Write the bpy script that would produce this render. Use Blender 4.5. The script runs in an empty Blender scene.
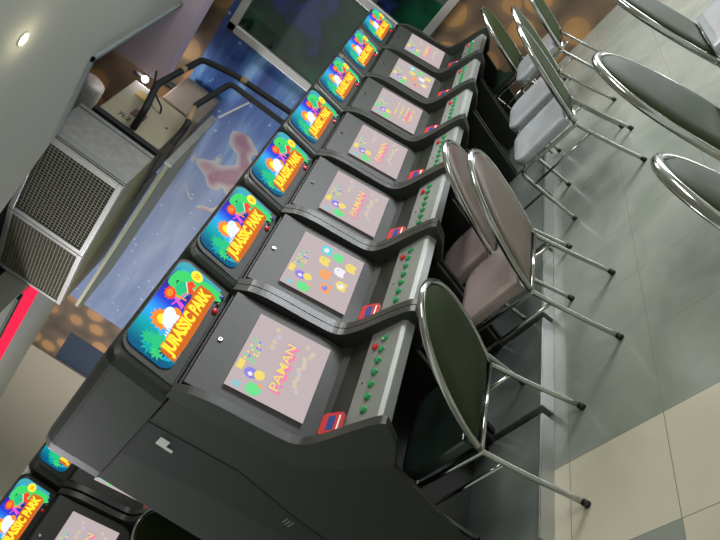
import bpy, bmesh, math, random
from mathutils import Vector, Matrix
random.seed(7)
S = bpy.context.scene
COL = S.collection
# ------------------------------------------------------------------ camera
R = ((0.2226239, -0.5799973, -0.7836082),
     (-0.5745934, 0.5712745, -0.5860784),
     (0.7875792, 0.5807312, -0.2060833))
cam_d = bpy.data.cameras.new('camera'); cam = bpy.data.objects.new('camera', cam_d); COL.objects.link(cam)
m = Matrix.Identity(4)
for i in range(3):
    m[i][0] = R[0][i]; m[i][1] = -R[1][i]; m[i][2] = -R[2][i]
m[2][3] = 1.5
cam.matrix_world = m
cam_d.sensor_width = 36; cam_d.lens = 677.27/720*36; cam_d.clip_start = .05; cam_d.clip_end = 100
S.camera = cam
# ------------------------------------------------------------------ world, lights, exposure
w = bpy.data.worlds.new('world'); S.world = w; w.use_nodes = True
w.node_tree.nodes['Background'].inputs[0].default_value = (.80, .86, .80, 1)
w.node_tree.nodes['Background'].inputs[1].default_value = .62
S.view_settings.view_transform = 'Standard'; S.view_settings.look = 'None'
S.view_settings.exposure = 0.30; S.view_settings.gamma = 1; S.view_settings.use_curve_mapping = False
def area(name, loc, size, sy, power, target, col=(1, 1, 1)):
    l = bpy.data.lights.new(name, 'AREA'); l.shape = 'RECTANGLE'; l.size = size; l.size_y = sy; l.energy = power; l.color = col
    o = bpy.data.objects.new(name, l); COL.objects.link(o); o.location = loc
    o.rotation_euler = (Vector(target)-Vector(loc)).to_track_quat('-Z', 'Y').to_euler(); return o
area('ceiling_light_near', (1.6, -.6, 2.75), 1.2, .6, 30, (1.8, .8, 0), (1, .97, .9))
area('ceiling_light_mid', (4.2, .6, 2.72), 1.2, .6, 38, (4.2, .7, 0), (1, .98, .94))
area('ceiling_light_back', (2.5, 7.5, 2.5), 1.2, .6, 35, (2.5, 7.5, 0), (1, .95, .85))
area('fill_light_left', (1.2, 9.0, 1.6), 1.4, .9, 150, (4.4, 4.4, 2.4), (.95, .93, 1))  # added fill without a fixture, brightens the air conditioner and ceiling
area('window_light', (5.85, -1.1, 1.3), 2.2, 2.2, 230, (3.0, .6, .3), (.93, .95, 1))

# ------------------------------------------------------------------ materials
def mat(name, col, rough=.5, metal=0., spec=.5, coat=0., emit=None, es=0., bump=None, noise=None):
    M = bpy.data.materials.new(name); M.use_nodes = True; nt = M.node_tree; b = nt.nodes['Principled BSDF']
    b.inputs['Base Color'].default_value = (*col, 1); b.inputs['Roughness'].default_value = rough
    b.inputs['Metallic'].default_value = metal; b.inputs['Specular IOR Level'].default_value = spec
    b.inputs['Coat Weight'].default_value = coat
    if emit: b.inputs['Emission Color'].default_value = (*emit, 1); b.inputs['Emission Strength'].default_value = es
    if noise or bump:
        tc = nt.nodes.new('ShaderNodeTexCoord'); n = nt.nodes.new('ShaderNodeTexNoise'); nt.links.new(tc.outputs['Object'], n.inputs['Vector'])
        n.inputs['Scale'].default_value = (noise or bump)[0]; n.inputs['Detail'].default_value = 5
        if noise:
            mx = nt.nodes.new('ShaderNodeMix'); mx.data_type = 'RGBA'; a = noise[1]
            mx.inputs['A'].default_value = (*[c*(1-a) for c in col], 1); mx.inputs['B'].default_value = (*[min(1, c*(1+a)) for c in col], 1)
            nt.links.new(n.outputs['Fac'], mx.inputs['Factor']); nt.links.new(mx.outputs['Result'], b.inputs['Base Color'])
        if bump:
            bp = nt.nodes.new('ShaderNodeBump'); bp.inputs['Strength'].default_value = bump[1]; bp.inputs['Distance'].default_value = .003
            nt.links.new(n.outputs['Fac'], bp.inputs['Height']); nt.links.new(bp.outputs['Normal'], b.inputs['Normal'])
    return M
def em(name, col, s=.88):
    return mat(name, (0.01, .01, .01), .7, spec=.03, emit=col, es=s)
BLACK = mat('black_paint', (.016, .019, .013), .42, noise=(9, .2), bump=(160, .12))
BLACK2 = mat('dark_recess', (.007, .010, .008), .5)
GREYP = mat('charcoal_bezel', (.024, .027, .022), .5, bump=(220, .15))
TRIM = mat('rubber_trim', (.028, .031, .027), .36)
STEEL = mat('brushed_steel', (.30, .32, .30), .5, .5, noise=(14, .12))
CHROME = mat('chrome', (.42, .43, .40), .14, 1.0)
GREEN = mat('green_button', (.03, .30, .10), .25, coat=.6)
RED = mat('red_plastic', (.62, .03, .03), .3, coat=.4)
BLUE = mat('blue_plastic', (.02, .06, .26), .3, coat=.4)
WHITE = mat('white_sticker', (.95, .95, .92), .5)
VINYL = mat('dark_green_vinyl', (.024, .036, .014), .6, spec=.12, noise=(6, .5))
BROWNV = mat('brown_vinyl', (.11, .075, .058), .32, coat=.15)
GREYV = mat('grey_vinyl', (.38, .41, .44), .28, coat=.5, noise=(12, .25))
PINKV = mat('mauve_vinyl', (.36, .29, .28), .2, coat=.6)
DARKV = mat('dark_shaded_vinyl', (.02, .032, .026), .3, coat=.3, noise=(8, .3))  # darker seat vinyl; on the nearest chair it carries the back's shade
PLINTH = mat('plinth_laminate', (.15, .17, .155), .22, coat=.4, noise=(7, .35))
EDGE = mat('plinth_edge', (.42, .43, .41), .3, .7)
FROST = mat('white_ceiling_paint', (.47, .49, .43), .8)
PINKP = mat('pink_plaster', (.78, .64, .80), .7)
BEIGE = mat('beige_metal', (.36, .33, .22), .5, noise=(6, .15))
GALV = mat('galvanised_sheet', (.36, .36, .33), .45, .45, noise=(18, .3))
OLIVE = mat('olive_duct_board', (.42, .41, .22), .45, noise=(5, .25))
PIPE = mat('black_pipe_foam', (.012, .014, .013), .7)
TAPE = mat('tan_tape', (.35, .24, .13), .6)
ALU = mat('aluminium_frame', (.55, .54, .52), .35, .6)

# ------------------------------------------------------------------ helpers
def put(name, bm, mats, parent=None, smooth=False, bevel=0, loc=None):
    bmesh.ops.recalc_face_normals(bm, faces=bm.faces)
    me = bpy.data.meshes.new(name); bm.to_mesh(me); bm.free()
    for x in (mats if isinstance(mats, (list, tuple)) else [mats]): me.materials.append(x)
    if smooth:
        for p in me.polygons: p.use_smooth = True
    o = bpy.data.objects.new(name, me); COL.objects.link(o)
    if parent: o.parent = parent
    if loc: o.location = loc
    if bevel:
        b = o.modifiers.new('bevel', 'BEVEL'); b.width = bevel; b.segments = 3; b.limit_method = 'ANGLE'; b.harden_normals = False
    return o
def tag(o, label=None, cat=None, group=None, kind=None):
    if label: o['label'] = label
    if cat: o['category'] = cat
    if group: o['group'] = group
    if kind: o['kind'] = kind
    return o
def empty(name, loc, rz=0):
    o = bpy.data.objects.new(name, None); COL.objects.link(o); o.location = loc; o.rotation_euler = (0, 0, rz); o.empty_display_size = .1; return o
def copy_tree(o, parent=None, skip=()):
    c = o.copy(); COL.objects.link(c)
    if parent: c.parent = parent
    for ch in list(o.children):
        if ch.name.split('.')[0] not in skip: copy_tree(ch, c, skip)
    return c
def box(bm, x0, x1, y0, y1, z0, z1):
    v = [bm.verts.new(p) for p in ((x0,y0,z0),(x1,y0,z0),(x1,y1,z0),(x0,y1,z0),(x0,y0,z1),(x1,y0,z1),(x1,y1,z1),(x0,y1,z1))]
    for f in ((0,3,2,1),(4,5,6,7),(0,1,5,4),(1,2,6,5),(2,3,7,6),(3,0,4,7)): bm.faces.new([v[i] for i in f])
def obox(name, x0, x1, y0, y1, z0, z1, m_, parent=None, bevel=0):
    bm = bmesh.new(); box(bm, x0, x1, y0, y1, z0, z1); return put(name, bm, m_, parent, bevel=bevel)
def prism_x(bm, prof, x0, x1):
    a = [bm.verts.new((x0, y, z)) for y, z in prof]; b = [bm.verts.new((x1, y, z)) for y, z in prof]
    n = len(prof); bm.faces.new(a); bm.faces.new(b[::-1])
    for i in range(n): bm.faces.new((a[i], b[i], b[(i+1) % n], a[(i+1) % n]))
def smooth_pts(pts, it=2):
    pts = [Vector(p) for p in pts]
    for _ in range(it):
        q = [pts[0]]
        for a, b in zip(pts, pts[1:]): q += [a*.75+b*.25, a*.25+b*.75]
        q.append(pts[-1]); pts = q
    return pts
def tube(bm, pts, r, n=10, closed=False):
    pts = [Vector(p) for p in pts]; rings = []; up = None
    for i, p in enumerate(pts):
        a = pts[i-1] if (i > 0 or closed) else p; b = pts[(i+1) % len(pts)] if (i < len(pts)-1 or closed) else p
        d = (b-a).normalized()
        if up is None: up = d.orthogonal().normalized()
        up = (up-d*up.dot(d)).normalized(); s = d.cross(up)
        rings.append([bm.verts.new(p+(up*math.cos(2*math.pi*k/n)+s*math.sin(2*math.pi*k/n))*r) for k in range(n)])
    m_ = len(rings)
    for i in range(m_ if closed else m_-1):
        A, B = rings[i], rings[(i+1) % m_]
        for k in range(n): bm.faces.new((A[k], A[(k+1) % n], B[(k+1) % n], B[k]))
    if not closed: bm.faces.new(rings[0]); bm.faces.new(rings[-1][::-1])
def disc(bm, c, r, h, M4, n=16, mi=0, dome=.0):
    """short cylinder: base centre c=(u,v,w) in the frame M4, height h along w"""
    A = [bm.verts.new(M4 @ Vector((c[0]+r*math.cos(2*math.pi*k/n), c[1]+r*math.sin(2*math.pi*k/n), c[2]))) for k in range(n)]
    B = [bm.verts.new(M4 @ Vector((c[0]+.8*r*math.cos(2*math.pi*k/n), c[1]+.8*r*math.sin(2*math.pi*k/n), c[2]+h))) for k in range(n)]
    for k in range(n): bm.faces.new((A[k], A[(k+1) % n], B[(k+1) % n], B[k])).material_index = mi
    t = bm.verts.new(M4 @ Vector((c[0], c[1], c[2]+h+dome)))
    for k in range(n): bm.faces.new((B[k], B[(k+1) % n], t)).material_index = mi
def poly(bm, pts, wz, M4, mi):
    v = [bm.verts.new(M4 @ Vector((p[0], p[1], wz))) for p in pts]
    f = bm.faces.new(v); f.material_index = mi
    if len(pts) > 4: bmesh.ops.triangulate(bm, faces=[f])
def ell(cx, cy, rx, ry, n=18, rot=0, spike=0):
    out = []
    for k in range(n):
        a = 2*math.pi*k/n; s = 1+(spike if k % 2 else -spike)
        x, y = rx*s*math.cos(a), ry*s*math.sin(a); out.append((cx+x*math.cos(rot)-y*math.sin(rot), cy+x*math.sin(rot)+y*math.cos(rot)))
    return out
def rrect(x0, x1, y0, y1, r, n=5, corners=(1, 1, 1, 1)):
    out = []   # bl, br, tr, tl
    for (cx, cy, a0, c) in ((x0+r, y0+r, math.pi, corners[0]), (x1-r, y0+r, 1.5*math.pi, corners[1]), (x1-r, y1-r, 0, corners[2]), (x0+r, y1-r, .5*math.pi, corners[3])):
        if c:
            for k in range(n+1): a = a0+.5*math.pi*k/n; out.append((cx+r*math.cos(a), cy+r*math.sin(a)))
        else: out.append((cx+(r if math.cos(a0+.78) > 0 else -r), cy+(r if math.sin(a0+.78) > 0 else -r)))
    return out
def text(bm, s, x0, x1, y0, y1, wz, M4, mi, offset=0., rot=0., shear=0.):
    cu = bpy.data.curves.new('t', 'FONT'); cu.body = s; cu.offset = offset; cu.shear = shear; cu.resolution_u = 3
    o = bpy.data.objects.new('t', cu); COL.objects.link(o)
    dg = bpy.context.evaluated_depsgraph_get(); me = bpy.data.meshes.new_from_object(o.evaluated_get(dg))
    xs = [v.co.x for v in me.vertices]; ys = [v.co.y for v in me.vertices]
    ax, bx, ay, by = min(xs), max(xs), min(ys), max(ys); vs = []
    for v in me.vertices:
        u = (v.co.x-ax)/(bx-ax)*(x1-x0)+x0; t = (v.co.y-ay)/(by-ay)*(y1-y0)+y0
        cx, cy = (x0+x1)/2, (y0+y1)/2; u, t = u-cx, t-cy
        u, t = u*math.cos(rot)-t*math.sin(rot)+cx, u*math.sin(rot)+t*math.cos(rot)+cy
        vs.append(bm.verts.new(M4 @ Vector((u, t, wz))))
    for p in me.polygons:
        try: bm.faces.new([vs[i] for i in p.vertices]).material_index = mi
        except ValueError: pass
    bpy.data.objects.remove(o); bpy.data.meshes.remove(me); bpy.data.curves.remove(cu)
def frame(org, up):       # u = +X, v = up, w = outward (towards -Y)
    up = Vector(up).normalized(); x = Vector((1, 0, 0)); n = x.cross(up)
    M4 = Matrix.Identity(4)
    for i in range(3): M4[i][0] = x[i]; M4[i][1] = up[i]; M4[i][2] = n[i]; M4[i][3] = org[i]
    return M4

# ------------------------------------------------------------------ setting
def tilemat():
    M = bpy.data.materials.new('floor_tiles'); M.use_nodes = True; nt = M.node_tree; N = nt.nodes; L = nt.links; b = N['Principled BSDF']
    tc = N.new('ShaderNodeTexCoord'); sp = N.new('ShaderNodeSeparateXYZ'); L.new(tc.outputs['Object'], sp.inputs[0])
    def mth(op, a, b_=None):
        n = N.new('ShaderNodeMath'); n.operation = op
        for i, v in enumerate((a, b_)):
            if v is None: continue
            if isinstance(v, (int, float)): n.inputs[i].default_value = v
            else: L.new(v, n.inputs[i])
        return n.outputs[0]
    X, Y = sp.outputs[0], sp.outputs[1]
    far = mth('GREATER_THAN', X, 1.693)
    tx = mth('FRACT', mth('DIVIDE', mth('SUBTRACT', X, 1.693-4.02), .402)); ty = mth('FRACT', mth('DIVIDE', mth('SUBTRACT', Y, .972-4.02), .402))
    gx = mth('LESS_THAN', mth('ABSOLUTE', mth('SUBTRACT', tx, .5)), .496); gy = mth('LESS_THAN', mth('ABSOLUTE', mth('SUBTRACT', ty, .5)), .496)
    grout = mth('MULTIPLY', gx, gy)
    green = mth('MULTIPLY', mth('LESS_THAN', X, 1.291), mth('GREATER_THAN', Y, .972))
    dark = mth('MAXIMUM', far, green)
    ns = N.new('ShaderNodeTexNoise'); ns.inputs['Scale'].default_value = 3.5; ns.inputs['Detail'].default_value = 7; ns.inputs['Distortion'].default_value = 1.2
    L.new(tc.outputs['Object'], ns.inputs['Vector'])
    def mix(a, b_, fac):
        n = N.new('ShaderNodeMix'); n.data_type = 'RGBA'
        for nm, v in (('A', a), ('B', b_), ('Factor', fac)):
            if isinstance(v, tuple): n.inputs[nm].default_value = (*v, 1)
            elif isinstance(v, float): n.inputs[nm].default_value = v
            else: L.new(v, n.inputs[nm])
        return n.outputs['Result']
    slate = mix((.17, .20, .165), (.33, .345, .305), ns.outputs['Fac'])
    cream = mix((.50, .47, .36), (.58, .545, .43), ns.outputs['Fac'])
    c = mix(cream, slate, dark)
    c = mix((.19, .205, .175), c, grout)
    L.new(c, b.inputs['Base Color']); b.inputs['Roughness'].default_value = .22
    r = mth('ADD', mth('MULTIPLY', ns.outputs['Fac'], .16), .14); L.new(r, b.inputs['Roughness'])
    return M
bm = bmesh.new(); box(bm, -3, 6.1, -4.5, 15, -.1, 0); tag(put('floor', bm, tilemat()), kind='structure')

def muralmat():
    M = bpy.data.materials.new('wall_mural'); M.use_nodes = True; nt = M.node_tree; N = nt.nodes; L = nt.links; b = N['Principled BSDF']
    tc = N.new('ShaderNodeTexCoord'); sp = N.new('ShaderNodeSeparateXYZ'); L.new(tc.outputs['Object'], sp.inputs[0])
    def mth(op, a, b_=None):
        n = N.new('ShaderNodeMath'); n.operation = op
        for i, v in enumerate((a, b_)):
            if v is None: continue
            if isinstance(v, (int, float)): n.inputs[i].default_value = v
            else: L.new(v, n.inputs[i])
        return n.outputs[0]
    def mix(a, b_, fac):
        n = N.new('ShaderNodeMix'); n.data_type = 'RGBA'
        for nm, v in (('A', a), ('B', b_), ('Factor', fac)):
            if isinstance(v, tuple): n.inputs[nm].default_value = (*v, 1)
            elif isinstance(v, float): n.inputs[nm].default_value = v
            else: L.new(v, n.inputs[nm])
        return n.outputs['Result']
    def ramp(fac, stops):
        r = N.new('ShaderNodeValToRGB'); L.new(fac, r.inputs[0]); e = r.color_ramp.elements
        while len(e) < len(stops): e.new(.5)
        for el, (p, c) in zip(e, stops): el.position = p; el.color = (*c, 1)
        return r.outputs[0]
    Y, Z = sp.outputs[1], sp.outputs[2]
    vo = N.new('ShaderNodeTexVoronoi'); vo.inputs['Scale'].default_value = 3.2; vo.inputs['Randomness'].default_value = .75; L.new(tc.outputs['Object'], vo.inputs['Vector'])
    stone = ramp(vo.outputs['Distance'], [(0, (.52, .30, .13)), (.36, (.44, .23, .085)), (.40, (.22, .14, .08)), (.58, (.13, .09, .055)), (1, (.05, .04, .03))])
    n2 = N.new('ShaderNodeTexNoise'); n2.inputs['Scale'].default_value = 1.8; L.new(tc.outputs['Object'], n2.inputs['Vector'])
    stone = mix(stone, (.22, .145, .09), ramp(n2.outputs['Fac'], [(.50, (0, 0, 0)), (.72, (.8, .8, .8))]))
    mp = N.new('ShaderNodeMapping'); mp.inputs['Rotation'].default_value = (.5, 0, 0); mp.inputs['Scale'].default_value = (1, .6, 3.2); L.new(tc.outputs['Object'], mp.inputs['Vector'])
    n1 = N.new('ShaderNodeTexNoise'); n1.inputs['Scale'].default_value = 1.5; n1.inputs['Detail'].default_value = 4; L.new(mp.outputs[0], n1.inputs['Vector'])
    deep = ramp(n1.outputs['Fac'], [(.30, (.02, .05, .24)), (.5, (.06, .17, .50)), (.66, (.25, .48, .78))])
    pale = ramp(n1.outputs['Fac'], [(.3, (.14, .22, .40)), (.6, (.25, .33, .50)), (.8, (.38, .46, .6))])
    t = ramp(mth('DIVIDE', mth('SUBTRACT', Y, 3.2), 3.2), [(.15, (0, 0, 0)), (.6, (1, 1, 1))])
    blue = mix(deep, pale, t)
    st = N.new('ShaderNodeTexVoronoi'); st.inputs['Scale'].default_value = 7; L.new(tc.outputs['Object'], st.inputs['Vector'])
    star = ramp(st.outputs['Distance'], [(.03, (1, 1, 1)), (.14, (0, 0, 0))])
    blue = mix(blue, (.75, .85, 1.), mth('MULTIPLY', star, .6))
    inb = mth('MULTIPLY', mth('MULTIPLY', mth('GREATER_THAN', Y, 2.2), mth('LESS_THAN', Y, 7.6)), mth('LESS_THAN', Z, 2.56))
    pond = mth('MULTIPLY', mth('MULTIPLY', mth('GREATER_THAN', Y, 8.25), mth('LESS_THAN', Z, 2.2)), mth('GREATER_THAN', Z, 1.2))
    c = mix(stone, blue, inb); c = mix(c, (.02, .035, .07), pond)
    dy = mth('SUBTRACT', Y, 4.5); dz = mth('SUBTRACT', Z, 1.78)
    rr = mth('ADD', mth('MULTIPLY', mth('MULTIPLY', dy, dy), .35), mth('MULTIPLY', dz, dz))
    n3 = N.new('ShaderNodeTexNoise'); n3.inputs['Scale'].default_value = 3.2; n3.inputs['Detail'].default_value = 1; L.new(tc.outputs['Object'], n3.inputs['Vector'])
    patch = ramp(n3.outputs['Fac'], [(.38, (.02, .02, .04)), (.47, (.03, .03, .05)), (.50, (.65, .60, .50)), (.56, (.60, .35, .25)), (.62, (.4, .06, .05))])
    c = mix(c, patch, mth('MULTIPLY', mth('MULTIPLY', mth('LESS_THAN', rr, .12), mth('GREATER_THAN', n3.outputs['Fac'], .485)), .7))
    L.new(c, b.inputs['Base Color']); b.inputs['Roughness'].default_value = .5
    return M
MURAL = muralmat()
bm = bmesh.new(); box(bm, 6, 6.1, -4.5, 8.95, 0, 3.62); tag(put('wall_far', bm, MURAL), kind='structure')
BEIGEW = mat('beige_wall_paint', (.44, .39, .30), .8); GREYW = mat('pale_grey_wall_paint', (.52, .52, .5), .8)
bm = bmesh.new(); box(bm, 5.97, 6.1, 8.95, 13.5, 0, 2.56); tag(put('wall_far_left', bm, BEIGEW), kind='structure')
bm = bmesh.new(); box(bm, 5.97, 6.1, 13.5, 15, 0, 2.56); tag(put('wall_far_end', bm, GREYW), kind='structure')
# false ceiling with an open service bay around the air conditioner
bm = bmesh.new()
def slab(bm, pts, z0, z1):
    a = [bm.verts.new((x, y, z0)) for x, y in pts]; b = [bm.verts.new((x, y, z1)) for x, y in pts]
    bm.faces.new(a); bm.faces.new(b[::-1])
    for i in range(len(pts)): bm.faces.new((a[i], a[(i+1) % len(pts)], b[(i+1) % len(pts)], b[i]))
slab(bm, [(-3, -4.5), (6, -4.5), (6, 2.87), (4.0, 2.87), (4.0, 3.57), (3.20, 4.85), (3.20, 15), (-3, 15)], 2.8, 2.86)
slab(bm, [(3.2, 5.66), (6, 5.66), (6, 15), (3.2, 15)], 2.56, 2.8)
tag(put('ceiling', bm, FROST), kind='structure')
VOID = mat('dark_void_paint', (.06, .08, .07), .8)
bm = bmesh.new(); box(bm, 3.0, 6.1, 2.7, 6.5, 3.6, 3.66); box(bm, 3.0, 6.1, 2.72, 2.8, 2.861, 3.6); box(bm, 3.0, 6.1, 6.0, 6.1, 2.861, 3.6); box(bm, 3.0, 3.1, 2.8, 6.0, 2.861, 3.6); tag(put('ceiling_slab', bm, VOID), kind='structure')
tag(obox('trim_1', 3.955, 3.985, 2.84, 3.57, 2.78, 2.87, mat('grey_trim', (.2, .23, .23), .6)), kind='structure')
tag(obox('trim_2', 3.955, 6, 2.84, 2.87, 2.78, 2.87, mat('grey_trim2', (.2, .23, .23), .6)), kind='structure')
tag(obox('trim_3', 5.35, 5.62, -.5, 3.62, 2.64, 3.2, PINKP), kind='structure')
# red glowing cove strip in the lowered ceiling
r_ = empty('light_strip', (4.4, 6.5, 2.53)); tag(r_, 'glowing red light strip recessed in the lowered ceiling beside the air conditioner', 'light')
def rel(o, p): o.parent = p; o.location = -p.location; return o
bm = bmesh.new(); v = [bm.verts.new(p) for p in ((4.22, 5.70, 2.545), (4.72, 5.70, 2.545), (4.65, 9.5, 2.545), (4.35, 9.5, 2.545))]; bm.faces.new(v)
bmesh.ops.solidify(bm, geom=bm.faces, thickness=.012)
rel(put('diffuser', bm, em('red_glow', (1, .02, .07), 1.0)), r_)
bm = bmesh.new(); box(bm, 4.12, 4.2, 5.70, 9.5, 2.535, 2.558); rel(put('housing', bm, GREYP), r_)

# mirror-like glass panels on the far wall
def glassm():
    M = mat('dark_glass', (.004, .01, .008), .06, spec=.8); nt = M.node_tree; b = nt.nodes['Principled BSDF']
    tc = nt.nodes.new('ShaderNodeTexCoord'); n = nt.nodes.new('ShaderNodeTexNoise'); n.inputs['Scale'].default_value = 1.6; n.inputs['Detail'].default_value = 3
    nt.links.new(tc.outputs['Object'], n.inputs['Vector']); r = nt.nodes.new('ShaderNodeValToRGB'); e = r.color_ramp.elements
    e[0].position = .42; e[0].color = (.004, .012, .010, 1); e[1].position = .72; e[1].color = (.01, .10, .045, 1); x = e.new(.36); x.color = (.012, .02, .10, 1)  # reflected green and blue lights painted into the glass colour
    nt.links.new(n.outputs['Fac'], r.inputs[0]); nt.links.new(r.outputs[0], b.inputs['Base Color']); return M
DG = glassm()
W1 = empty('window_1', (5.99, 2.2, 1.0)); tag(W1, kind='structure')
bm = bmesh.new()
for a in ((-.05, 0, -1.75, .87, 0, .075), (-.05, 0, -1.75, .87, 1.42, 1.5), (-.05, 0, .79, .87, .0, 1.5), (-.05, 0, -.19, -.11, .0, 1.5), (-.05, 0, -1.75, -1.67, .0, 1.5)): box(bm, *a)
put('window_frame', bm, ALU, W1, bevel=.006)
bm = bmesh.new(); box(bm, -.02, -.008, -.11, .79, .07, 1.43); put('pane', bm, DG, W1)
bm = bmesh.new(); box(bm, -.02, -.008, -1.67, -.19, .07, 1.43); put('pane', bm, DG, W1)

# second, brightly lit shop window further right on the far wall
W2 = empty('window_2', (5.99, -1.1, .2)); tag(W2, kind='structure')
bm = bmesh.new()
for a in ((-.05, 0, -1.2, -1.12, 0, 2.3), (-.05, 0, 1.12, 1.2, 0, 2.3), (-.05, 0, -1.12, 1.12, 0, .06), (-.05, 0, -1.12, 1.12, 2.24, 2.3)): box(bm, *a)
put('window_frame', bm, ALU, W2, bevel=.006)
bm = bmesh.new(); box(bm, -.02, -.01, -1.12, 1.12, .06, 2.24); put('pane', bm, em('lit_pane', (.9, .93, 1), .9), W2)

# ------------------------------------------------------------------ arcade cabinets
OY = 2.1                                            # base origin of a cabinet in world y
PM_BG = em('screen_glow', (.60, .50, .51), .74)
ART = [em('art_blue', (.02, .10, .75)), em('art_teal', (.0, .42, .38)), em('art_green', (.02, .55, .22)), em('art_orange', (1, .27, .02)),
       em('art_yellow', (1, .70, .03), 1.1), em('art_magenta', (.80, .10, .65)), em('art_white', (.85, .9, 1)), em('art_red', (.95, .06, .02)),
       em('art_brown', (.62, .14, .01)), em('art_sky', (.05, .45, 1)), em('art_dark', (.01, .06, .05)), em('art_navy', (.02, .01, .25)), em('art_lime', (.05, .68, .15))]
def artbg():
    M = em('art_backlight', (0, .1, .8)); nt = M.node_tree; b = nt.nodes['Principled BSDF']; tc = nt.nodes.new('ShaderNodeTexCoord')
    sp = nt.nodes.new('ShaderNodeSeparateXYZ'); nt.links.new(tc.outputs['Object'], sp.inputs[0])
    r = nt.nodes.new('ShaderNodeValToRGB'); mr = nt.nodes.new('ShaderNodeMapRange'); mr.inputs[1].default_value = -.2; mr.inputs[2].default_value = .2
    nt.links.new(sp.outputs[0], mr.inputs[0]); nt.links.new(mr.outputs[0], r.inputs[0]); e = r.color_ramp.elements
    for p, c in ((.22, (0, .40, .45)), (.38, (.03, .40, 1)), (.55, (.02, .05, .7)), (.75, (.03, .01, .30))): x = e.new(p); x.color = (*c, 1)
    e[0].color = (0, .10, .22, 1); e[-1].color = (.05, .4, .5, 1)
    nt.links.new(r.outputs[0], b.inputs['Emission Color']); return M
def palm(bm, cx, cy, r, wz, M4, mi, n=9, a0=0.):
    for k in range(n):
        a = a0+2*math.pi*k/n; c, s = math.cos(a), math.sin(a)
        poly(bm, [(cx, cy), (cx+.5*r*c-.16*r*s, cy+.5*r*s+.16*r*c), (cx+r*c, cy+r*s), (cx+.5*r*c+.16*r*s, cy+.5*r*s-.16*r*c)], wz+.00001*k, M4, mi)
def marquee_art(M4, W=.232, H=.192):
    bm = bmesh.new(); L = .0006
    out = rrect(-W, W, 0, H, .045, corners=(1, 0, 1, 1))
    v = [bm.verts.new(M4 @ Vector((p[0], p[1], 0))) for p in out]; f = bm.faces.new(v); f.material_index = 0
    r = bmesh.ops.extrude_face_region(bm, geom=[f]); 
    bmesh.ops.translate(bm, vec=M4.to_3x3() @ Vector((0, 0, .003)), verts=[g for g in r['geom'] if isinstance(g, bmesh.types.BMVert)])
    A = lambda i: i+1
    z = .0036
    P = lambda pts, lay, mi: poly(bm, pts, z+lay*L, M4, A(mi))
    # left foliage and lagoon
    P(ell(-.155, .045, .048, .04), 0, 1); P(rrect(-.17, .0, .002, .05, .018), 0.3, 2); palm(bm, -.155, .085, .048, z+1*L, M4, A(2), 11); palm(bm, -.12, .042, .038, z+1.3*L, M4, A(1), 9, .3)
    palm(bm, -.172, .05, .03, z+1.6*L, M4, A(10), 8, .2); P(ell(-.07, .03, .05, .025), 1, 2); palm(bm, -.05, .045, .04, z+1.7*L, M4, A(1), 11)
    palm(bm, -.190, .105, .040, z+.5*L, M4, A(1), 9, .4); palm(bm, -.165, .125, .034, z+.8*L, M4, A(2), 9, .1); palm(bm, -.195, .072, .032, z+1.0*L, M4, A(12), 9, .2); palm(bm, -.140, .044, .042, z+1.1*L, M4, A(12), 11, .5); palm(bm, -.178, .044, .03, z+1.45*L, M4, A(9), 7, .5)
    P(ell(-.105, .085, .03, .03), .6, 9); P(ell(-.10, .115, .018, .018), .9, 9)
    for i in range(5): P(rrect(-.118+i*.013, -.111+i*.013, .045+.003*i, .085+.003*i, .003), 1.2, 6)
    # sun and pale clouds
    P(ell(-0.070, .125, .042, .038, 26, 0, .16), 1, 3); P(ell(-0.067, .122, .022, .02), 1.2, 4)
    P(ell(-0.040, .105, .045, .026, rot=.3), 1.5, 6); P(ell(-0.067, .098, .022, .02), 1.55, 6); P(ell(-0.010, .094, .028, .022), 1.4, 3); P(ell(-0.027, .082, .02, .012), 1.8, 6)
    # palm tree with orange crown and purple trunk
    P([(.022, .085), (.045, .085), (.058, .150), (.05, .152)], 1.6, 5); P([(.01, .128), (.012, .122), (.1, .1), (.1, .108)], 1.7, 5); P([(.055, .14), (.06, .14), (.075, .09), (.066, .09)], 1.75, 3)
    P(ell(.050, .154, .03, .022, 20, 0, .12), 2, 7); P(ell(.050, .156, .019, .013), 2.2, 3)
    # green dinosaur head, open red mouth
    D = lambda q: (min(.228, .224+(q[0]-.208)*1.36), .188+(q[1]-.178)*1.25)
    P([D(q) for q in [(.075, .120), (.083, .150), (.098, .160), (.105, .175), (.125, .178), (.160, .172), (.178, .155), (.186, .13), (.190, .10), (.2, .07), (.2, .02), (.175, .01), (.15, .05), (.14, .085), (.13, .105), (.10, .108)]], 1.2, 12)
    P([D(q) for q in [(.09, .13), (.11, .15), (.14, .145), (.15, .12), (.12, .115)]], 1.5, 2); P([D(q) for q in [(.118, .152), (.132, .158), (.136, .150)]], 1.8, 10)
    P([D(q) for q in [(.118, .105), (.150, .128), (.166, .118), (.158, .098), (.146, .106), (.132, .092)]], 2, 7); P([D(q) for q in [(.112, .103), (.119, .107), (.15, .131), (.146, .132)]], 2.1, 6); P([D(q) for q in [(.134, .09), (.146, .1), (.148, .095)]], 2.2, 6)
    P(ell(.178, .15, .012, .02), 1.1, 9)
    # round yellow badge
    P(ell(.200, .108, .026, .025), 2.6, 4); text(bm, '50', .188, .212, .098, .118, z+3*L, M4, A(8), .01)
    # title block
    DX = -.006
    P([(-.184, .004), (-.10, -.001), (.0, -.001), (.176, .004), (.186, .03), (.180, .080), (.12, .088), (.10, .080), (.04, .082), (.02, .074), (-.06, .078), (-.182, .066)], 2.3, 8)
    P([(-.176, .009), (.176, .009), (.174, .076), (.1, .080), (.0, .072), (-.175, .061)], 2.5, 8)
    text(bm, 'JURASSIC PARK', -.174, .176, .005, .076, z+2.8*L, M4, A(3), .075)
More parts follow.
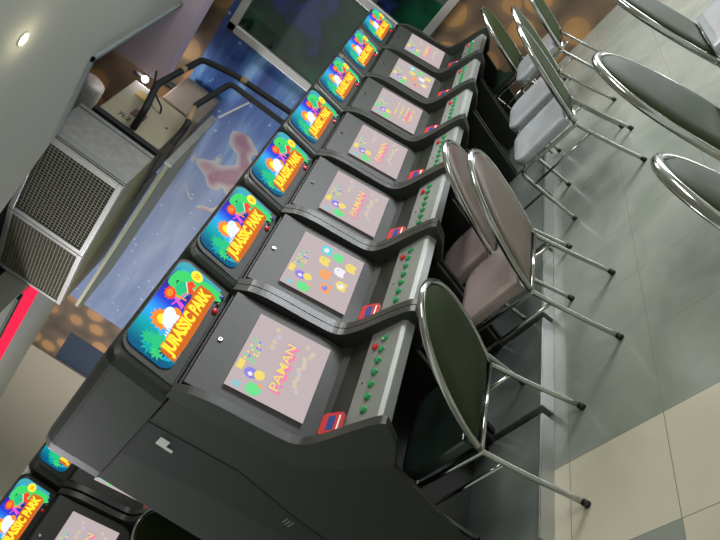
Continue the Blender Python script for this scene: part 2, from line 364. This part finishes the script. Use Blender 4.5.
    text(bm, 'JURASSIC PARK', -.171, .173, .009, .072, z+3.1*L, M4, A(4), .050)
    return bm
def screen_bm(kind, M4, W=.187, H=.302):
    bm = bmesh.new(); z = .004
    v = [bm.verts.new(M4 @ Vector(p+(0,))) for p in ((-W, 0), (W, 0), (W, H), (-W, H))]; f = bm.faces.new(v)
    r = bmesh.ops.extrude_face_region(bm, geom=[f]); bmesh.ops.translate(bm, vec=M4.to_3x3() @ Vector((0, 0, .003)), verts=[g for g in r['geom'] if isinstance(g, bmesh.types.BMVert)])
    P = lambda pts, lay, mi: poly(bm, pts, z+lay*.0005, M4, mi)
    rnd = random.Random(3)
    # status block along the top
    for i in range(7):
        for j in range(4):
            if rnd.random() < .85: P(rrect(-.05+i*.016, -.039+i*.016, .238+j*.0125, .246+j*.0125, .002), 0, [1, 1, 3, 4, 2][rnd.randrange(5)])
    P(rrect(-.1, -.055, .27, .294, .004), .2, 1 if kind != 'list' else 2)
    P(ell(-.095, .235, .024, .026), 0, 4); P(ell(-.10, .237, .009, .009), .5, 5); P(ell(-.088, .205, .022, .02), .3, 1)
    P(ell(-.155, .205, .028, .03, 9, 0, .08), 0, 2); P(ell(-.165, .265, .014, .018, 8, 0, .2), 0, 3); P(ell(-.13, .185, .008, .008), 0, 6)
    if kind == 'title':
        text(bm, 'PAMAN', -.128, .110, .112, .152, z+.0005, M4, 7, .05)
        text(bm, 'PAMAN', -.122, .118, .122, .162, z+.001, M4, 4, .03)
        text(bm, 'PAMAN', -.120, .114, .124, .160, z+.0015, M4, 1, .015)
        for i in range(12): P(ell(-.08+.02*i, .055+.03*rnd.random(), .012, .010, 8), 0, 8+rnd.randrange(3))
        for i in range(4): P(ell(.06+.03*i, .2+.02*rnd.random(), .014, .010, 8), 0, 8+rnd.randrange(3))
    elif kind == 'icons':
        for (u, v_, a, c) in ((.135, .18, 5, 11), (.06, .17, 1, 6), (.125, .12, 2, 3), (-.02, .145, 6, 1), (.04, .09, 5, 8), (-.1, .12, 4, 1), (-.04, .06, 5, 6), (.10, .05, 1, 6)):
            mi = {11: 11, 6: 1, 3: 2, 1: 6, 8: 5}.get(c, 1)
            P(ell(u, v_, .030, .024, 14, .2, .05), .2, mi); P(ell(u, v_, .017, .013), .5, a); P(ell(u+.008, v_+.006, .005, .005), .8, 3)
            P(ell(u-.018, v_-.018, .011, .009), .3, mi); P(ell(u+.018, v_-.018, .011, .009), .3, mi)
    else:
        for j in range(4):
            for i in range(6): P(rrect(-.10+i*.036, -.074+i*.036, .05+j*.035, .062+j*.035, .004), 0, [1, 6, 1, 8][rnd.randrange(4)])
        P(rrect(-.09, .07, .07, .088, .006), .5, 7)
    return bm
SCR = [PM_BG, em('px_yellow', (.85, .66, .15)), em('px_green', (.15, .72, .25)), em('px_teal', (.25, .55, .6)), em('px_violet', (.26, .22, .72)), em('px_white', (.85, .8, .85)),
       em('px_orange', (.9, .35, .12)), em('px_pink', (.9, .22, .38)), em('px_faint_a', (.62, .50, .40)), em('px_faint_b', (.52, .50, .58)), em('px_faint_c', (.62, .53, .42)), em('px_cyan', (.1, .65, .7))]
FM = frame((0, 1.896-OY, 1.342), (0, -.024, .178))        # marquee plane
FS = frame((0, 1.768-OY, .868), (0, .052, .300))          # screen plane
HW = .295                                                 # half width of a cabinet
def make_cabinet(name):
    root = empty(name, (1.667, OY, 0))
    Y = lambda pr: [(y-OY, z) for y, z in pr]
    # carcass
    body = Y([(1.90, 1.285), (2.55, 1.285), (2.575, 1.26), (2.575, .0), (1.83, .0), (1.83, .655), (1.50, .695), (1.50, .722), (1.64, .762), (1.74, .790), (1.792, .83)])
    bm = bmesh.new(); prism_x(bm, body, -HW+.02, HW-.02); put('body', bm, BLACK, root, bevel=.012)
    for s in (-1, 1):
        bm = bmesh.new(); a, b = sorted((s*(HW-.011), s*(HW-.036))); prism_x(bm, Y([(2.578, .0), (2.578, 1.284), (1.90, 1.284), (1.84, .84), (1.72, .79), (1.50, .71), (1.565, .62), (1.62, .42), (1.71, .10), (1.73, 0)]), a, b); put('side_board', bm, BLACK, root, bevel=.004)
    # head of the cabinet: rounded box that carries the lit sign
    bm = bmesh.new(); ZC = 1.4125; o_ = rrect(-HW, HW, 1.287, 1.540, .05, n=5, corners=(0, 0, 1, 1)); rings = []
    for d, ins in ((0, .042), (.005, .024), (.016, .009), (.042, 0), (None, 0), (2.575, .004), (2.602, .022), (2.612, .05)):
        rg = []
        for x, z in o_:
            sx, sz = 1-ins/HW, 1-ins/.126
            zz = ZC+(z-ZC)*sz if z > ZC else z
            y = (1.903-(zz-1.288)*.126+d) if (d is not None and d < 1) else (2.52 if d is None else d)
            rg.append(bm.verts.new((x*sx, y-OY, zz)))
        rings.append(rg)
    for A, B in zip(rings, rings[1:]):
        for k in range(len(o_)): bm.faces.new((A[k], A[(k+1) % len(o_)], B[(k+1) % len(o_)], B[k]))
    bm.faces.new(rings[0]); bm.faces.new(rings[-1]); put('head', bm, BLACK, root, smooth=False, bevel=.004)
    bm = bmesh.new(); o_ = rrect(-.250, .255, -.045, .188, .055, corners=(0, 0, 1, 1))
    v = [bm.verts.new(FM @ Vector((p[0], p[1], -.004))) for p in o_]; f = bm.faces.new(v); r = bmesh.ops.extrude_face_region(bm, geom=[f])
    bmesh.ops.translate(bm, vec=FM.to_3x3() @ Vector((0, 0, .008)), verts=[g for g in r['geom'] if isinstance(g, bmesh.types.BMVert)])
    put('marquee_surround', bm, BLACK2 if False else GREYP, root, bevel=.003)
    put('marquee_panel', marquee_art(frame((.010, 1.8905-OY, 1.333), (0, -.024, .178))), [artbg()]+ART if not hasattr(make_cabinet, 'mm') else make_cabinet.mm, root)
    # control knobs under the marquee
    for (nm, u, v_, mm, r_) in (('blue_button', .210, -.024, BLUE, .0125), ('red_button', .136, -.030, RED, .0125), ('key_switch', .173, -.028, CHROME, .007)):
        bm = bmesh.new(); disc(bm, (u, v_, .003), r_, .012, FM, dome=.003); put(nm, bm, mm, root, smooth=False)
    # screen bezel, lower corners strongly rounded
    bm = bmesh.new(); FB = frame((0, 1.764-OY+.004, .80), (0, .085, .487)); o_ = rrect(-.248, .248, 0, .488, .075, n=7, corners=(1, 1, 0, 0))
    v = [bm.verts.new(FB @ Vector((p[0], p[1], -.006))) for p in o_]; f = bm.faces.new(v); r = bmesh.ops.extrude_face_region(bm, geom=[f])
    bmesh.ops.translate(bm, vec=FB.to_3x3() @ Vector((0, 0, .012)), verts=[g for g in r['geom'] if isinstance(g, bmesh.types.BMVert)])
    bz = put('bezel', bm, GREYP, root, bevel=.003)
    bm = bmesh.new(); box(bm, -.255, .255, 1.872-OY, 1.90-OY, 1.281, 1.287); put('seam', bm, BLACK2, root)
    bm = bmesh.new(); FL = frame((-.015, 1.842-OY, 1.246), (0, .085, .487)); disc(bm, (0, 0, 0), .0095, .009, FL); disc(bm, (0, 0, .009), .004, .002, FL, mi=1); put('key_lock', bm, [CHROME, BLACK2], bz)
    put('screen', screen_bm('title', frame((0, 1.762-OY, .868), (0, .054, .300))), SCR, root)
    # side trims
    C = smooth_pts([(0, 1.862, 1.30), (0, 1.800, 1.22), (0, 1.765, .96), (0, 1.742, .865), (0, 1.66, .826), (0, 1.55, .795), (0, 1.44, .758), (0, 1.42, .738)], 3)
    outer = [(p.y, p.z) for p in C]
    inner = [(1.47, .66), (1.55, .60), (1.72, .70), (1.84, .80), (1.90, 1.30)]
    for s in (-1, 1):
        bm = bmesh.new(); a, b = sorted((s*HW, s*(HW-.036))); prism_x(bm, Y(outer+inner), a, b); put('side_trim', bm, TRIM, root, bevel=.010)
        for p in bm.faces if False else []: pass
    # control panel
    bm = bmesh.new(); prism_x(bm, Y([(1.635, .775), (1.487, .741), (1.474, .728), (1.474, .690), (1.482, .69), (1.49, .72), (1.635, .755)]), -.252, .266); cp = put('control_panel', bm, STEEL, root, bevel=.003)
    FC = frame((0, 1.487-OY, .741), (0, .148, .034))
    for i in range(7):
        bm = bmesh.new(); disc(bm, (-.168+i*.060, .072, .001), .0155, .010, FC, mi=0, dome=.003); put('button', bm, GREEN, cp)
    bm = bmesh.new(); disc(bm, (.162, .108, .001), .0145, .012, FC, mi=0, dome=.003); tag(put('button', bm, RED, cp), 'red button')
    bm = bmesh.new(); disc(bm, (-.02, .122, 0), .006, .003, FC); put('screw', bm, CHROME, cp)
    # red card holder at the lower near corner of the bezel
    FR = frame((-.208, 1.625-OY, .782), (0, .085, .050)); bm = bmesh.new()
    for pts, z0, z1, mi in ((rrect(-.046, .046, 0, .080, .012), 0, .014, 0), (rrect(-.032, .032, .028, .056, .004), .014, .0145, 1), (rrect(-.032, .032, .010, .016, .002), .014, .0145, 2)):
        v = [bm.verts.new(FR @ Vector((p[0], p[1], z0))) for p in pts]; f = bm.faces.new(v); f.material_index = mi; r = bmesh.ops.extrude_face_region(bm, geom=[f])
        bmesh.ops.translate(bm, vec=FR.to_3x3() @ Vector((0, 0, z1-z0)), verts=[g for g in r['geom'] if isinstance(g, bmesh.types.BMVert)])
    put('card_holder', bm, [RED, BLUE, WHITE], root)
    bm = bmesh.new(); box(bm, -HW+.010, HW-.010, 2.06-OY, 2.579-OY, 1.281, 1.290); put('seam', bm, BLACK2, root)
    # recessed dark strip down each side
    for s in (-1, 1):
        bm = bmesh.new(); a, b = sorted((s*(HW-.0115), s*(HW-.009))); prism_x(bm, Y([(2.09, 1.305), (2.345, 1.29), (2.27, .88), (2.2, .1), (2.14, .1), (2.108, .617), (2.048, .923)]), a, b); sp_ = put('side_panel', bm, BLACK2, root)
        if s < 0: root['sp'] = sp_.name
    # plinth
    bm = bmesh.new(); box(bm, -.29, .262, 1.452-OY, 2.5-OY, 0, .066); pl = put('plinth', bm, PLINTH, root, bevel=.003)
    bm = bmesh.new(); box(bm, -.29, .262, 1.447-OY, 1.4525-OY, .002, .066); box(bm, -.29, .262, 1.452-OY, 1.462-OY, .066, .068); put('edging', bm, EDGE, pl)
    return root
proto = make_cabinet('arcade_cabinet')
screens = {}
for k_ in ('title', 'icons', 'list'):
    o = put('screen', screen_bm(k_, frame((0, 1.762-OY, .868), (0, .054, .300))), SCR); screens[k_] = o.data; bpy.data.objects.remove(o)
kinds = ['title', 'icons', 'title', 'title', 'list', 'icons', 'title']
labs = ['black arcade cabinet nearest the camera, its whole side in view, screen reading PAMAN',
        'black arcade cabinet second from the camera in the front row, screen full of cartoon icons',
        'black arcade cabinet third from the camera in the front row, PAMAN screen',
        'black arcade cabinet fourth from the camera, in the middle of the front row',
        'black arcade cabinet fifth from the camera in the front row, before the glass panels',
        'black arcade cabinet sixth from the camera, last but one in the front row',
        'black arcade cabinet at the far end of the front row, beside the stone wallpaper']
for i in range(7):
    o = proto if i == 0 else copy_tree(proto)
    o.location = (1.667+.594*i, OY, 0); tag(o, labs[i], 'arcade machine', 'arcade cabinets in the front row')
    for ch in o.children:
        if ch.name.split('.')[0] == 'screen': ch.data = screens[kinds[i]]
for i, (x, l) in enumerate(((1.78, 'arcade cabinet of the rear row at the lower left, a round chair back before it'), (2.385, 'arcade cabinet of the rear row, mostly hidden behind the nearest front cabinet'))):
    o = copy_tree(proto); o.location = (x, OY+2.33, 0); tag(o, l, 'arcade machine', 'arcade cabinets in the rear row')
    for ch in o.children:
        if ch.name.split('.')[0] == 'screen': ch.data = screens['title']
# stickers and slits only on the nearest cabinet's side
spn = bpy.data.objects[proto['sp']]
bm = bmesh.new(); box(bm, -HW+.007, -HW+.0092, 2.12-OY, 2.17-OY, 1.176, 1.214); box(bm, -HW+.007, -HW+.0092, 2.155-OY, 2.172-OY, 1.146, 1.176); put('sticker', bm, WHITE, spn)
bm = bmesh.new()
for i in range(3): box(bm, -HW+.007, -HW+.0092, 2.13-OY, 2.165-OY+.004*i, .655-.014*i, .659-.014*i)
put('vent_slit', bm, GREYP if False else mat('grey_slit', (.3, .3, .27), .5), spn)
for o in bpy.data.objects:
    if 'sp' in o: del o['sp']

# ------------------------------------------------------------------ chairs
def make_chair(back, seat, front_z, name='banquet_chair', lean=.36, top=.895):
    root = empty(name, (0, 0, 0))
    for s in (-1, 1):
        bm = bmesh.new(); tube(bm, smooth_pts([(s*.218, 0, .012), (s*.213, .05, .20), (s*.208, .088, .37), (s*.206, .09, .40)], 1), .0105); l = put('leg', bm, CHROME, root, smooth=True)
        bm = bmesh.new(); tube(bm, [(s*.218, -.001, 0), (s*.218, .001, .022)], .0135); put('foot_cap', bm, BLACK2, l, smooth=True)
    for s in (-1, 1):
        bm = bmesh.new(); tube(bm, smooth_pts([(s*.208, .085, .385), (s*.208, .30, .395), (s*.206, .43, .40), (s*.206, .46, .385), (s*.208, .46, .34), (s*.212, .458, front_z+.010)], 2), .0105); l = put('leg', bm, CHROME, root, smooth=True)
        bm = bmesh.new(); tube(bm, [(s*.212, .458, front_z), (s*.212, .458, front_z+.022)], .0135); put('foot_cap', bm, BLACK2, l, smooth=True)
        bm = bmesh.new(); tube(bm, [(s*.209, .072, .30), (s*.209, .459, .30)], .0075); put('stretcher', bm, CHROME, root, smooth=True)
    bm = bmesh.new(); tube(bm, [(-.207, .088, .392), (.207, .088, .392)], .010); put('cross_bar', bm, CHROME, root, smooth=True)
    bm = bmesh.new(); tube(bm, [(-.207, .44, .385), (.207, .44, .385)], .008); put('cross_bar', bm, CHROME, root, smooth=True)
    # back: arched chrome hoop around an upholstered pad
    def arch(w, h0, h1, n=28):
        out = []
        for k in range(n+1):
            a = math.pi*k/n; x = w*math.cos(a); hh = math.sin(a)
            z = h0+(h1-h0)*hh**.80; x = x*(1+.08*math.sin(2*a)*(1 if x > 0 else -1) if False else 1)
            out.append((x, z))
        return out
    yy = lambda z: .088-(z-.40)*lean
    H = [(.207, .40)]+arch(.222, .50, top)+[(-.207, .40)]
    pts = [(x, yy(z), z) for x, z in H]
    bm = bmesh.new(); tube(bm, smooth_pts(pts, 1), .0125, 10)
    bm2 = bm; put('back_hoop', bm2, CHROME, root, smooth=True)
    bm = bmesh.new(); c = [(x*.955, z-.010 if z > .5 else z+.02) for x, z in H]; n = len(c)
    rings = []
    for (sc, dy) in ((1., -.004), (1., .004), (.96, .016), (.7, .024), (.35, .028)):
        rings.append([bm.verts.new((x*sc, yy(.62+(z-.62)*sc)+dy, .62+(z-.62)*sc)) for x, z in c])
    for A, B in zip(rings, rings[1:]):
        for k in range(n): bm.faces.new((A[k], A[(k+1) % n], B[(k+1) % n], B[k]))
    bm.faces.new(rings[-1])
    rr = [rings[0]]
    for (sc, dy) in ((.96, -.012), (.6, -.016)): rr.append([bm.verts.new((x*sc, yy(.62+(z-.62)*sc)+dy, .62+(z-.62)*sc)) for x, z in c])
    for A, B in zip(rr, rr[1:]):
        for k in range(n): bm.faces.new((A[k], A[(k+1) % n], B[(k+1) % n], B[k]))
    bm.faces.new(rr[-1])
    put('backrest', bm, back, root, smooth=True)
    # seat cushion with rounded front
    o_ = rrect(-.198, .198, .105, .455, .085, n=6, corners=(0, 0, 1, 1))
    bm = bmesh.new(); R_ = []
    for sc, z in ((.96, .405), (1., .412), (1., .442), (.97, .454), (.8, .460)):
        R_.append([bm.verts.new((x*sc, .29+(y-.29)*sc, z)) for x, y in o_])
    for A, B in zip(R_, R_[1:]):
        for k in range(len(o_)): bm.faces.new((A[k], A[(k+1) % len(o_)], B[(k+1) % len(o_)], B[k]))
    bm.faces.new(R_[0]); bm.faces.new(R_[-1]); st = put('seat', bm, seat, root, smooth=False, bevel=.006)
    return root
def place(o, x, y, rz, label, group): o.location = (x, y, 0); o.rotation_euler = (0, 0, rz); tag(o, label, 'chair', group); return o
GA = 'chairs drawn up to the front row of cabinets'; GB = 'chairs along the right edge, backs towards the cabinets'
PZ = .068
c1 = place(make_chair(VINYL, DARKV, PZ, lean=.47, top=.862), 1.695, 1.30, 0, 'chrome chair nearest the camera, dark green back, wrapped dark seat before the nearest cabinet', GA)
c2 = place(make_chair(BROWNV, PINKV, PZ), 2.375, 1.095, 0, 'chrome chair with brown back and shiny mauve seat, second from the camera', GA)
place(copy_tree(c2), 2.835, 1.33, 0, 'brown backed chrome chair pushed in closest to the control panels, beyond the mauve seated one', GA)
c4 = place(make_chair(VINYL, GREYV, 0, lean=.25), 3.53, .845, math.radians(4), 'dark green chrome chair, nearest of three standing close together with pale grey seats', GA)
place(copy_tree(c4), 4.08, .92, math.radians(2), 'dark green chrome chair, middle one of three close together with pale grey seats', GA)
place(copy_tree(c4), 4.84, .90, 0, 'dark green chrome chair, farthest of three close together with pale grey seats', GA)
place(make_chair(VINYL, DARKV, PZ, lean=.25), 5.24, 1.31, 0, 'small looking dark chrome chair near the far end of the cabinets, against the stone wallpaper', GA)
c7 = place(make_chair(VINYL, GREYV, 0, lean=.2), 2.12, .40, math.pi, 'dark green chair back at the right edge, whole arch in view above the lit floor', GB)
place(copy_tree(c7), 2.90, .335, math.pi, 'dark green chair at the top right corner, back cut by the upper frame edge', GB)
place(copy_tree(c7), 1.27, .30, math.pi+.13, 'chrome chair at the right edge, only the shiny tip of its back in view', GB)
c11 = make_chair(VINYL, DARKV, PZ); place(c11, 1.79, 3.62, 0, 'chair before the rear cabinets at the bottom left, only its chrome hoop showing', 'chairs of the rear row')

# ------------------------------------------------------------------ air conditioner in the open service bay
AC = empty('air_conditioner', (4.3, 4.15, 2.22)); tag(AC, 'ceiling hung ducted air conditioner with two meshed grilles and bare metal sides', 'air conditioner')
X0, YA, YB, Z0, Z1 = 4.05, 3.70, 4.59, 2.22, 2.92
def ac(name, bm, m_, parent=AC, bevel=0):
    o = put(name, bm, m_, parent, bevel=bevel)
    if parent is AC: o.location = -AC.location
    return o
P2 = (4.30, 5.62)                                          # far end of the angled second grille
bm = bmesh.new()
base = [(X0+.02, YA), (4.56, YA), (4.66, 4.36), (5.2, 4.36), (5.1, 5.63), (P2[0]+.02, P2[1]), (X0+.02, YB)]
a = [bm.verts.new((x, y, Z0)) for x, y in base]; b = [bm.verts.new((x, y, Z1)) for x, y in base]
bm.faces.new(a).material_index = 1; bm.faces.new(b[::-1])
for i in range(len(base)): bm.faces.new((a[i], a[(i+1) % len(base)], b[(i+1) % len(base)], b[i])).material_index = 0
ac('duct_casing', bm, [GALV, OLIVE], bevel=.004)
def grille(name, A, B):
    A, B = Vector((*A, 0)), Vector((*B, 0)); L_ = (B-A).length; d = (B-A).normalized(); n = Vector((d.y, -d.x, 0))
    if n.x > 0: n = -n
    M4 = Matrix(((d.x, n.x, 0, A.x), (d.y, n.y, 0, A.y), (0, 0, 1, 0), (0, 0, 0, 1)))
    bm = bmesh.new(); f = .045
    for a_ in ((0, L_, -.005, .03, Z0, Z0+f), (0, L_, -.005, .03, Z1-f, Z1), (0, f, -.005, .03, Z0+f, Z1-f), (L_-f, L_, -.005, .03, Z0+f, Z1-f)): box(bm, *a_)
    for v in bm.verts: v.co = M4 @ v.co
    fr = ac('grille_frame', bm, ALU, bevel=.004)
    bm = bmesh.new(); nx = int((L_-2*f)/.030); nz = int((Z1-Z0-2*f)/.030)
    for i in range(1, nx): u = f+i*(L_-2*f)/nx; box(bm, u-.0028, u+.0028, .012, .02, Z0+f, Z1-f)
    for i in range(1, nz): z = Z0+f+i*(Z1-Z0-2*f)/nz; box(bm, f, L_-f, .011, .021, z-.0028, z+.0028)
    for v in bm.verts: v.co = M4 @ v.co
    put('mesh', bm, mat('grille_wire', (.22, .21, .15), .5, .3), fr)
    bm = bmesh.new(); box(bm, f*.6, L_-f*.6, -.003, .002, Z0+f*.6, Z1-f*.6)
    for v in bm.verts: v.co = M4 @ v.co
    put('filter', bm, mat('dark_filter', (.022, .025, .016), .8, noise=(4, .5)), fr)  # dark mottled sheet in place of the interior behind the wires
grille('g', (X0, YA), (X0, YB)); grille('g', (X0+.005, YB+.01), P2)
# galvanised end panel with rivet strip
for a_, b_ in ((X0+.03, X0+.10), (4.52, 4.56)):
    bm = bmesh.new(); box(bm, a_, b_, YA-.012, YA, Z0, Z1); ac('end_flange', bm, STEEL, bevel=.003)
# drain tray
bm = bmesh.new()
tr = [(4.58, 3.70), (5.53, 3.70), (5.38, 4.45), (5.12, 5.72), (4.62, 5.95), (4.40, 5.66)]
a = [bm.verts.new((x, y, 2.09)) for x, y in tr]; b = [bm.verts.new((x, y, 2.12)) for x, y in tr]
bm.faces.new(a); bm.faces.new(b[::-1])
for i in range(len(tr)): bm.faces.new((a[i], a[(i+1) % len(tr)], b[(i+1) % len(tr)], b[i]))
ac('drain_tray', bm, OLIVE)
bm = bmesh.new(); box(bm, 4.57, 5.55, 3.675, 3.70, 2.07, 2.135); ac('tray_lip', bm, GALV, bevel=.003)
# fan coil with its control cover
bm = bmesh.new(); box(bm, 4.64, 5.30, 3.70, 4.35, 2.24, 2.82); fc = ac('fan_coil', bm, BEIGE, bevel=.012)
bm = bmesh.new(); box(bm, 4.60, 4.655, 3.685, 4.3, 2.2, 2.84); ac('dark_gap_fill', bm, PIPE)  # black block added in place of the shaded gap beside the fan coil
bm = bmesh.new(); box(bm, 4.84, 4.94, 3.690, 3.702, 2.50, 2.62); put('label_plate', bm, mat('brown_label', (.14, .07, .05), .5), fc)
bm = bmesh.new(); box(bm, 5.10, 5.20, 3.690, 3.702, 2.60, 2.72); put('warning_label', bm, mat('yellow_label', (.62, .40, .05), .5), fc)
bm = bmesh.new(); M4 = frame((4.76, 3.696, 2.63), (0, 0, 1)); M4 = M4 @ Matrix.Rotation(math.radians(-90), 4, 'Z'); text(bm, '7L2', -.055, .055, -.025, .025, 0, M4, 0, .02); put('marking', bm, PIPE, fc)
bm = bmesh.new(); disc(bm, (0, 0, 0), .012, .004, frame((4.98, 3.699, 2.33), (0, 0, 1))); put('port', bm, PIPE, fc)
bm = bmesh.new(); box(bm, 5.36, 5.90, 3.72, 4.3, 2.18, 2.56); ac('rear_casing', bm, mat('tan_metal', (.30, .25, .19), .55), bevel=.01)
# pipes
def round_corners(pts, rad=.06):
    pts = [Vector(p) for p in pts]; out = [pts[0]]
    for a, b, c in zip(pts, pts[1:], pts[2:]):
        d1, d2 = (a-b), (c-b); l = min(rad, d1.length*.45, d2.length*.45); p, q = b+d1.normalized()*l, b+d2.normalized()*l
        for t in (0, .25, .5, .75, 1): out.append(p*(1-t)**2+b*2*t*(1-t)+q*t*t)
    out.append(pts[-1]); return out
def pipe(name, label, pts, r, m_, cat='pipe', bands=()):
    pts = round_corners(pts); bm = bmesh.new(); tube(bm, pts, r, 12); o = tag(put(name, bm, m_, None, smooth=True), label, cat, 'insulated pipes of the air conditioner')
    for (p, q) in bands:
        bm = bmesh.new(); tube(bm, [Vector(p), Vector(q)], r*1.12, 12); put('tape', bm, TAPE, o, smooth=True)
    return o
pipe('insulated_pipe', 'black foam pipe rising across the beige fan coil and dropping down the blue mural', [(4.70, 3.69, 2.51), (4.70, 3.46, 2.50), (5.05, 3.44, 2.59), (5.84, 3.437, 2.51), (5.85, 3.36, 2.2), (5.87, 3.31, 1.5), (5.87, 3.28, .9)], .030, PIPE, bands=[((5.45, 3.438, 2.553), (5.52, 3.438, 2.546)), ((5.851, 3.345, 2.12), (5.852, 3.338, 2.06))])
pipe('insulated_pipe', 'second black foam pipe joining lower, wrapped in tan tape near the tray', [(4.86, 3.69, 2.20), (4.86, 3.46, 2.18), (5.15, 3.45, 2.25), (5.78, 3.42, 2.17), (5.79, 3.41, 1.5), (5.79, 3.38, .9)], .028, PIPE, bands=[((4.92, 3.458, 2.195), (5.12, 3.452, 2.243))])
pipe('insulated_pipe', 'black foam pipe hanging straight down in the bay behind the spotlight', [(5.94, 3.97, 3.3), (5.94, 3.96, 2.7), (5.94, 3.93, 2.2)], .035, PIPE)
pipe('cable', 'thin black cable plugged into the beige fan coil cover', [(5.10, 3.695, 2.46), (5.10, 3.64, 2.47), (5.16, 3.58, 2.62), (5.3, 3.5, 2.7)], .009, PIPE, 'cable')
pipe('drain_hose', 'thin white drain hose between the drain tray and the black pipe', [(5.56, 3.66, 2.07), (5.66, 3.55, 2.0), (5.75, 3.44, 1.93)], .010, mat('white_hose', (.6, .6, .58), .5), 'hose')
# foil wrapped duct and work lamp up in the bay
FOIL = mat('foil_wrap', (.26, .24, .21), .6, .2, noise=(60, .8), bump=(50, 1.))
bm = bmesh.new(); tube(bm, [(5.0, 5.2, 3.12), (5.0, 4.3, 3.12), (5.05, 3.85, 3.10)], .15, 20); tag(put('flexible_duct', bm, FOIL, None, smooth=True), 'speckled foil wrapped round duct inside the ceiling opening', 'duct')
L_ = empty('work_lamp', (5.5, 3.78, 2.80)); tag(L_, 'small bright white lamp in the ceiling opening above the fan coil', 'lamp')
bm = bmesh.new(); bmesh.ops.create_uvsphere(bm, u_segments=12, v_segments=8, radius=.032); put('bulb', bm, em('lamp_white', (1, .97, .9), 12), L_, smooth=True)
bm = bmesh.new(); tube(bm, [(0, 0, .03), (0, 0, .12)], .02); put('holder', bm, PIPE, L_, smooth=True)
lp = bpy.data.lights.new('work_lamp_light', 'POINT'); lp.energy = 5; lp.shadow_soft_size = .05; lo = bpy.data.objects.new('work_lamp_light', lp); COL.objects.link(lo); lo.location = (5.5, 3.68, 2.78)
# downlight in the ceiling near the camera
D_ = empty('downlight', (2.95, 2.28, 2.80)); tag(D_, 'small warm recessed spotlight in the pale ceiling at top left', 'ceiling light')
bm = bmesh.new(); tube(bm, [(.04*math.cos(t*math.pi/12), .04*math.sin(t*math.pi/12), -.004) for t in range(24)], .006, 8, True); put('ring', bm, FROST, D_, smooth=True)
bm = bmesh.new(); disc(bm, (0, 0, 0), .036, .006, Matrix.Rotation(math.pi, 4, 'X')); put('bulb', bm, em('warm_lamp', (1, .86, .6), 14), D_)
lp = bpy.data.lights.new('downlight_light', 'POINT'); lp.energy = .5; lp.color = (1, .85, .6); lp.shadow_soft_size = .03; lo = bpy.data.objects.new('downlight_light', lp); COL.objects.link(lo); lo.location = (2.95, 2.28, 2.70)
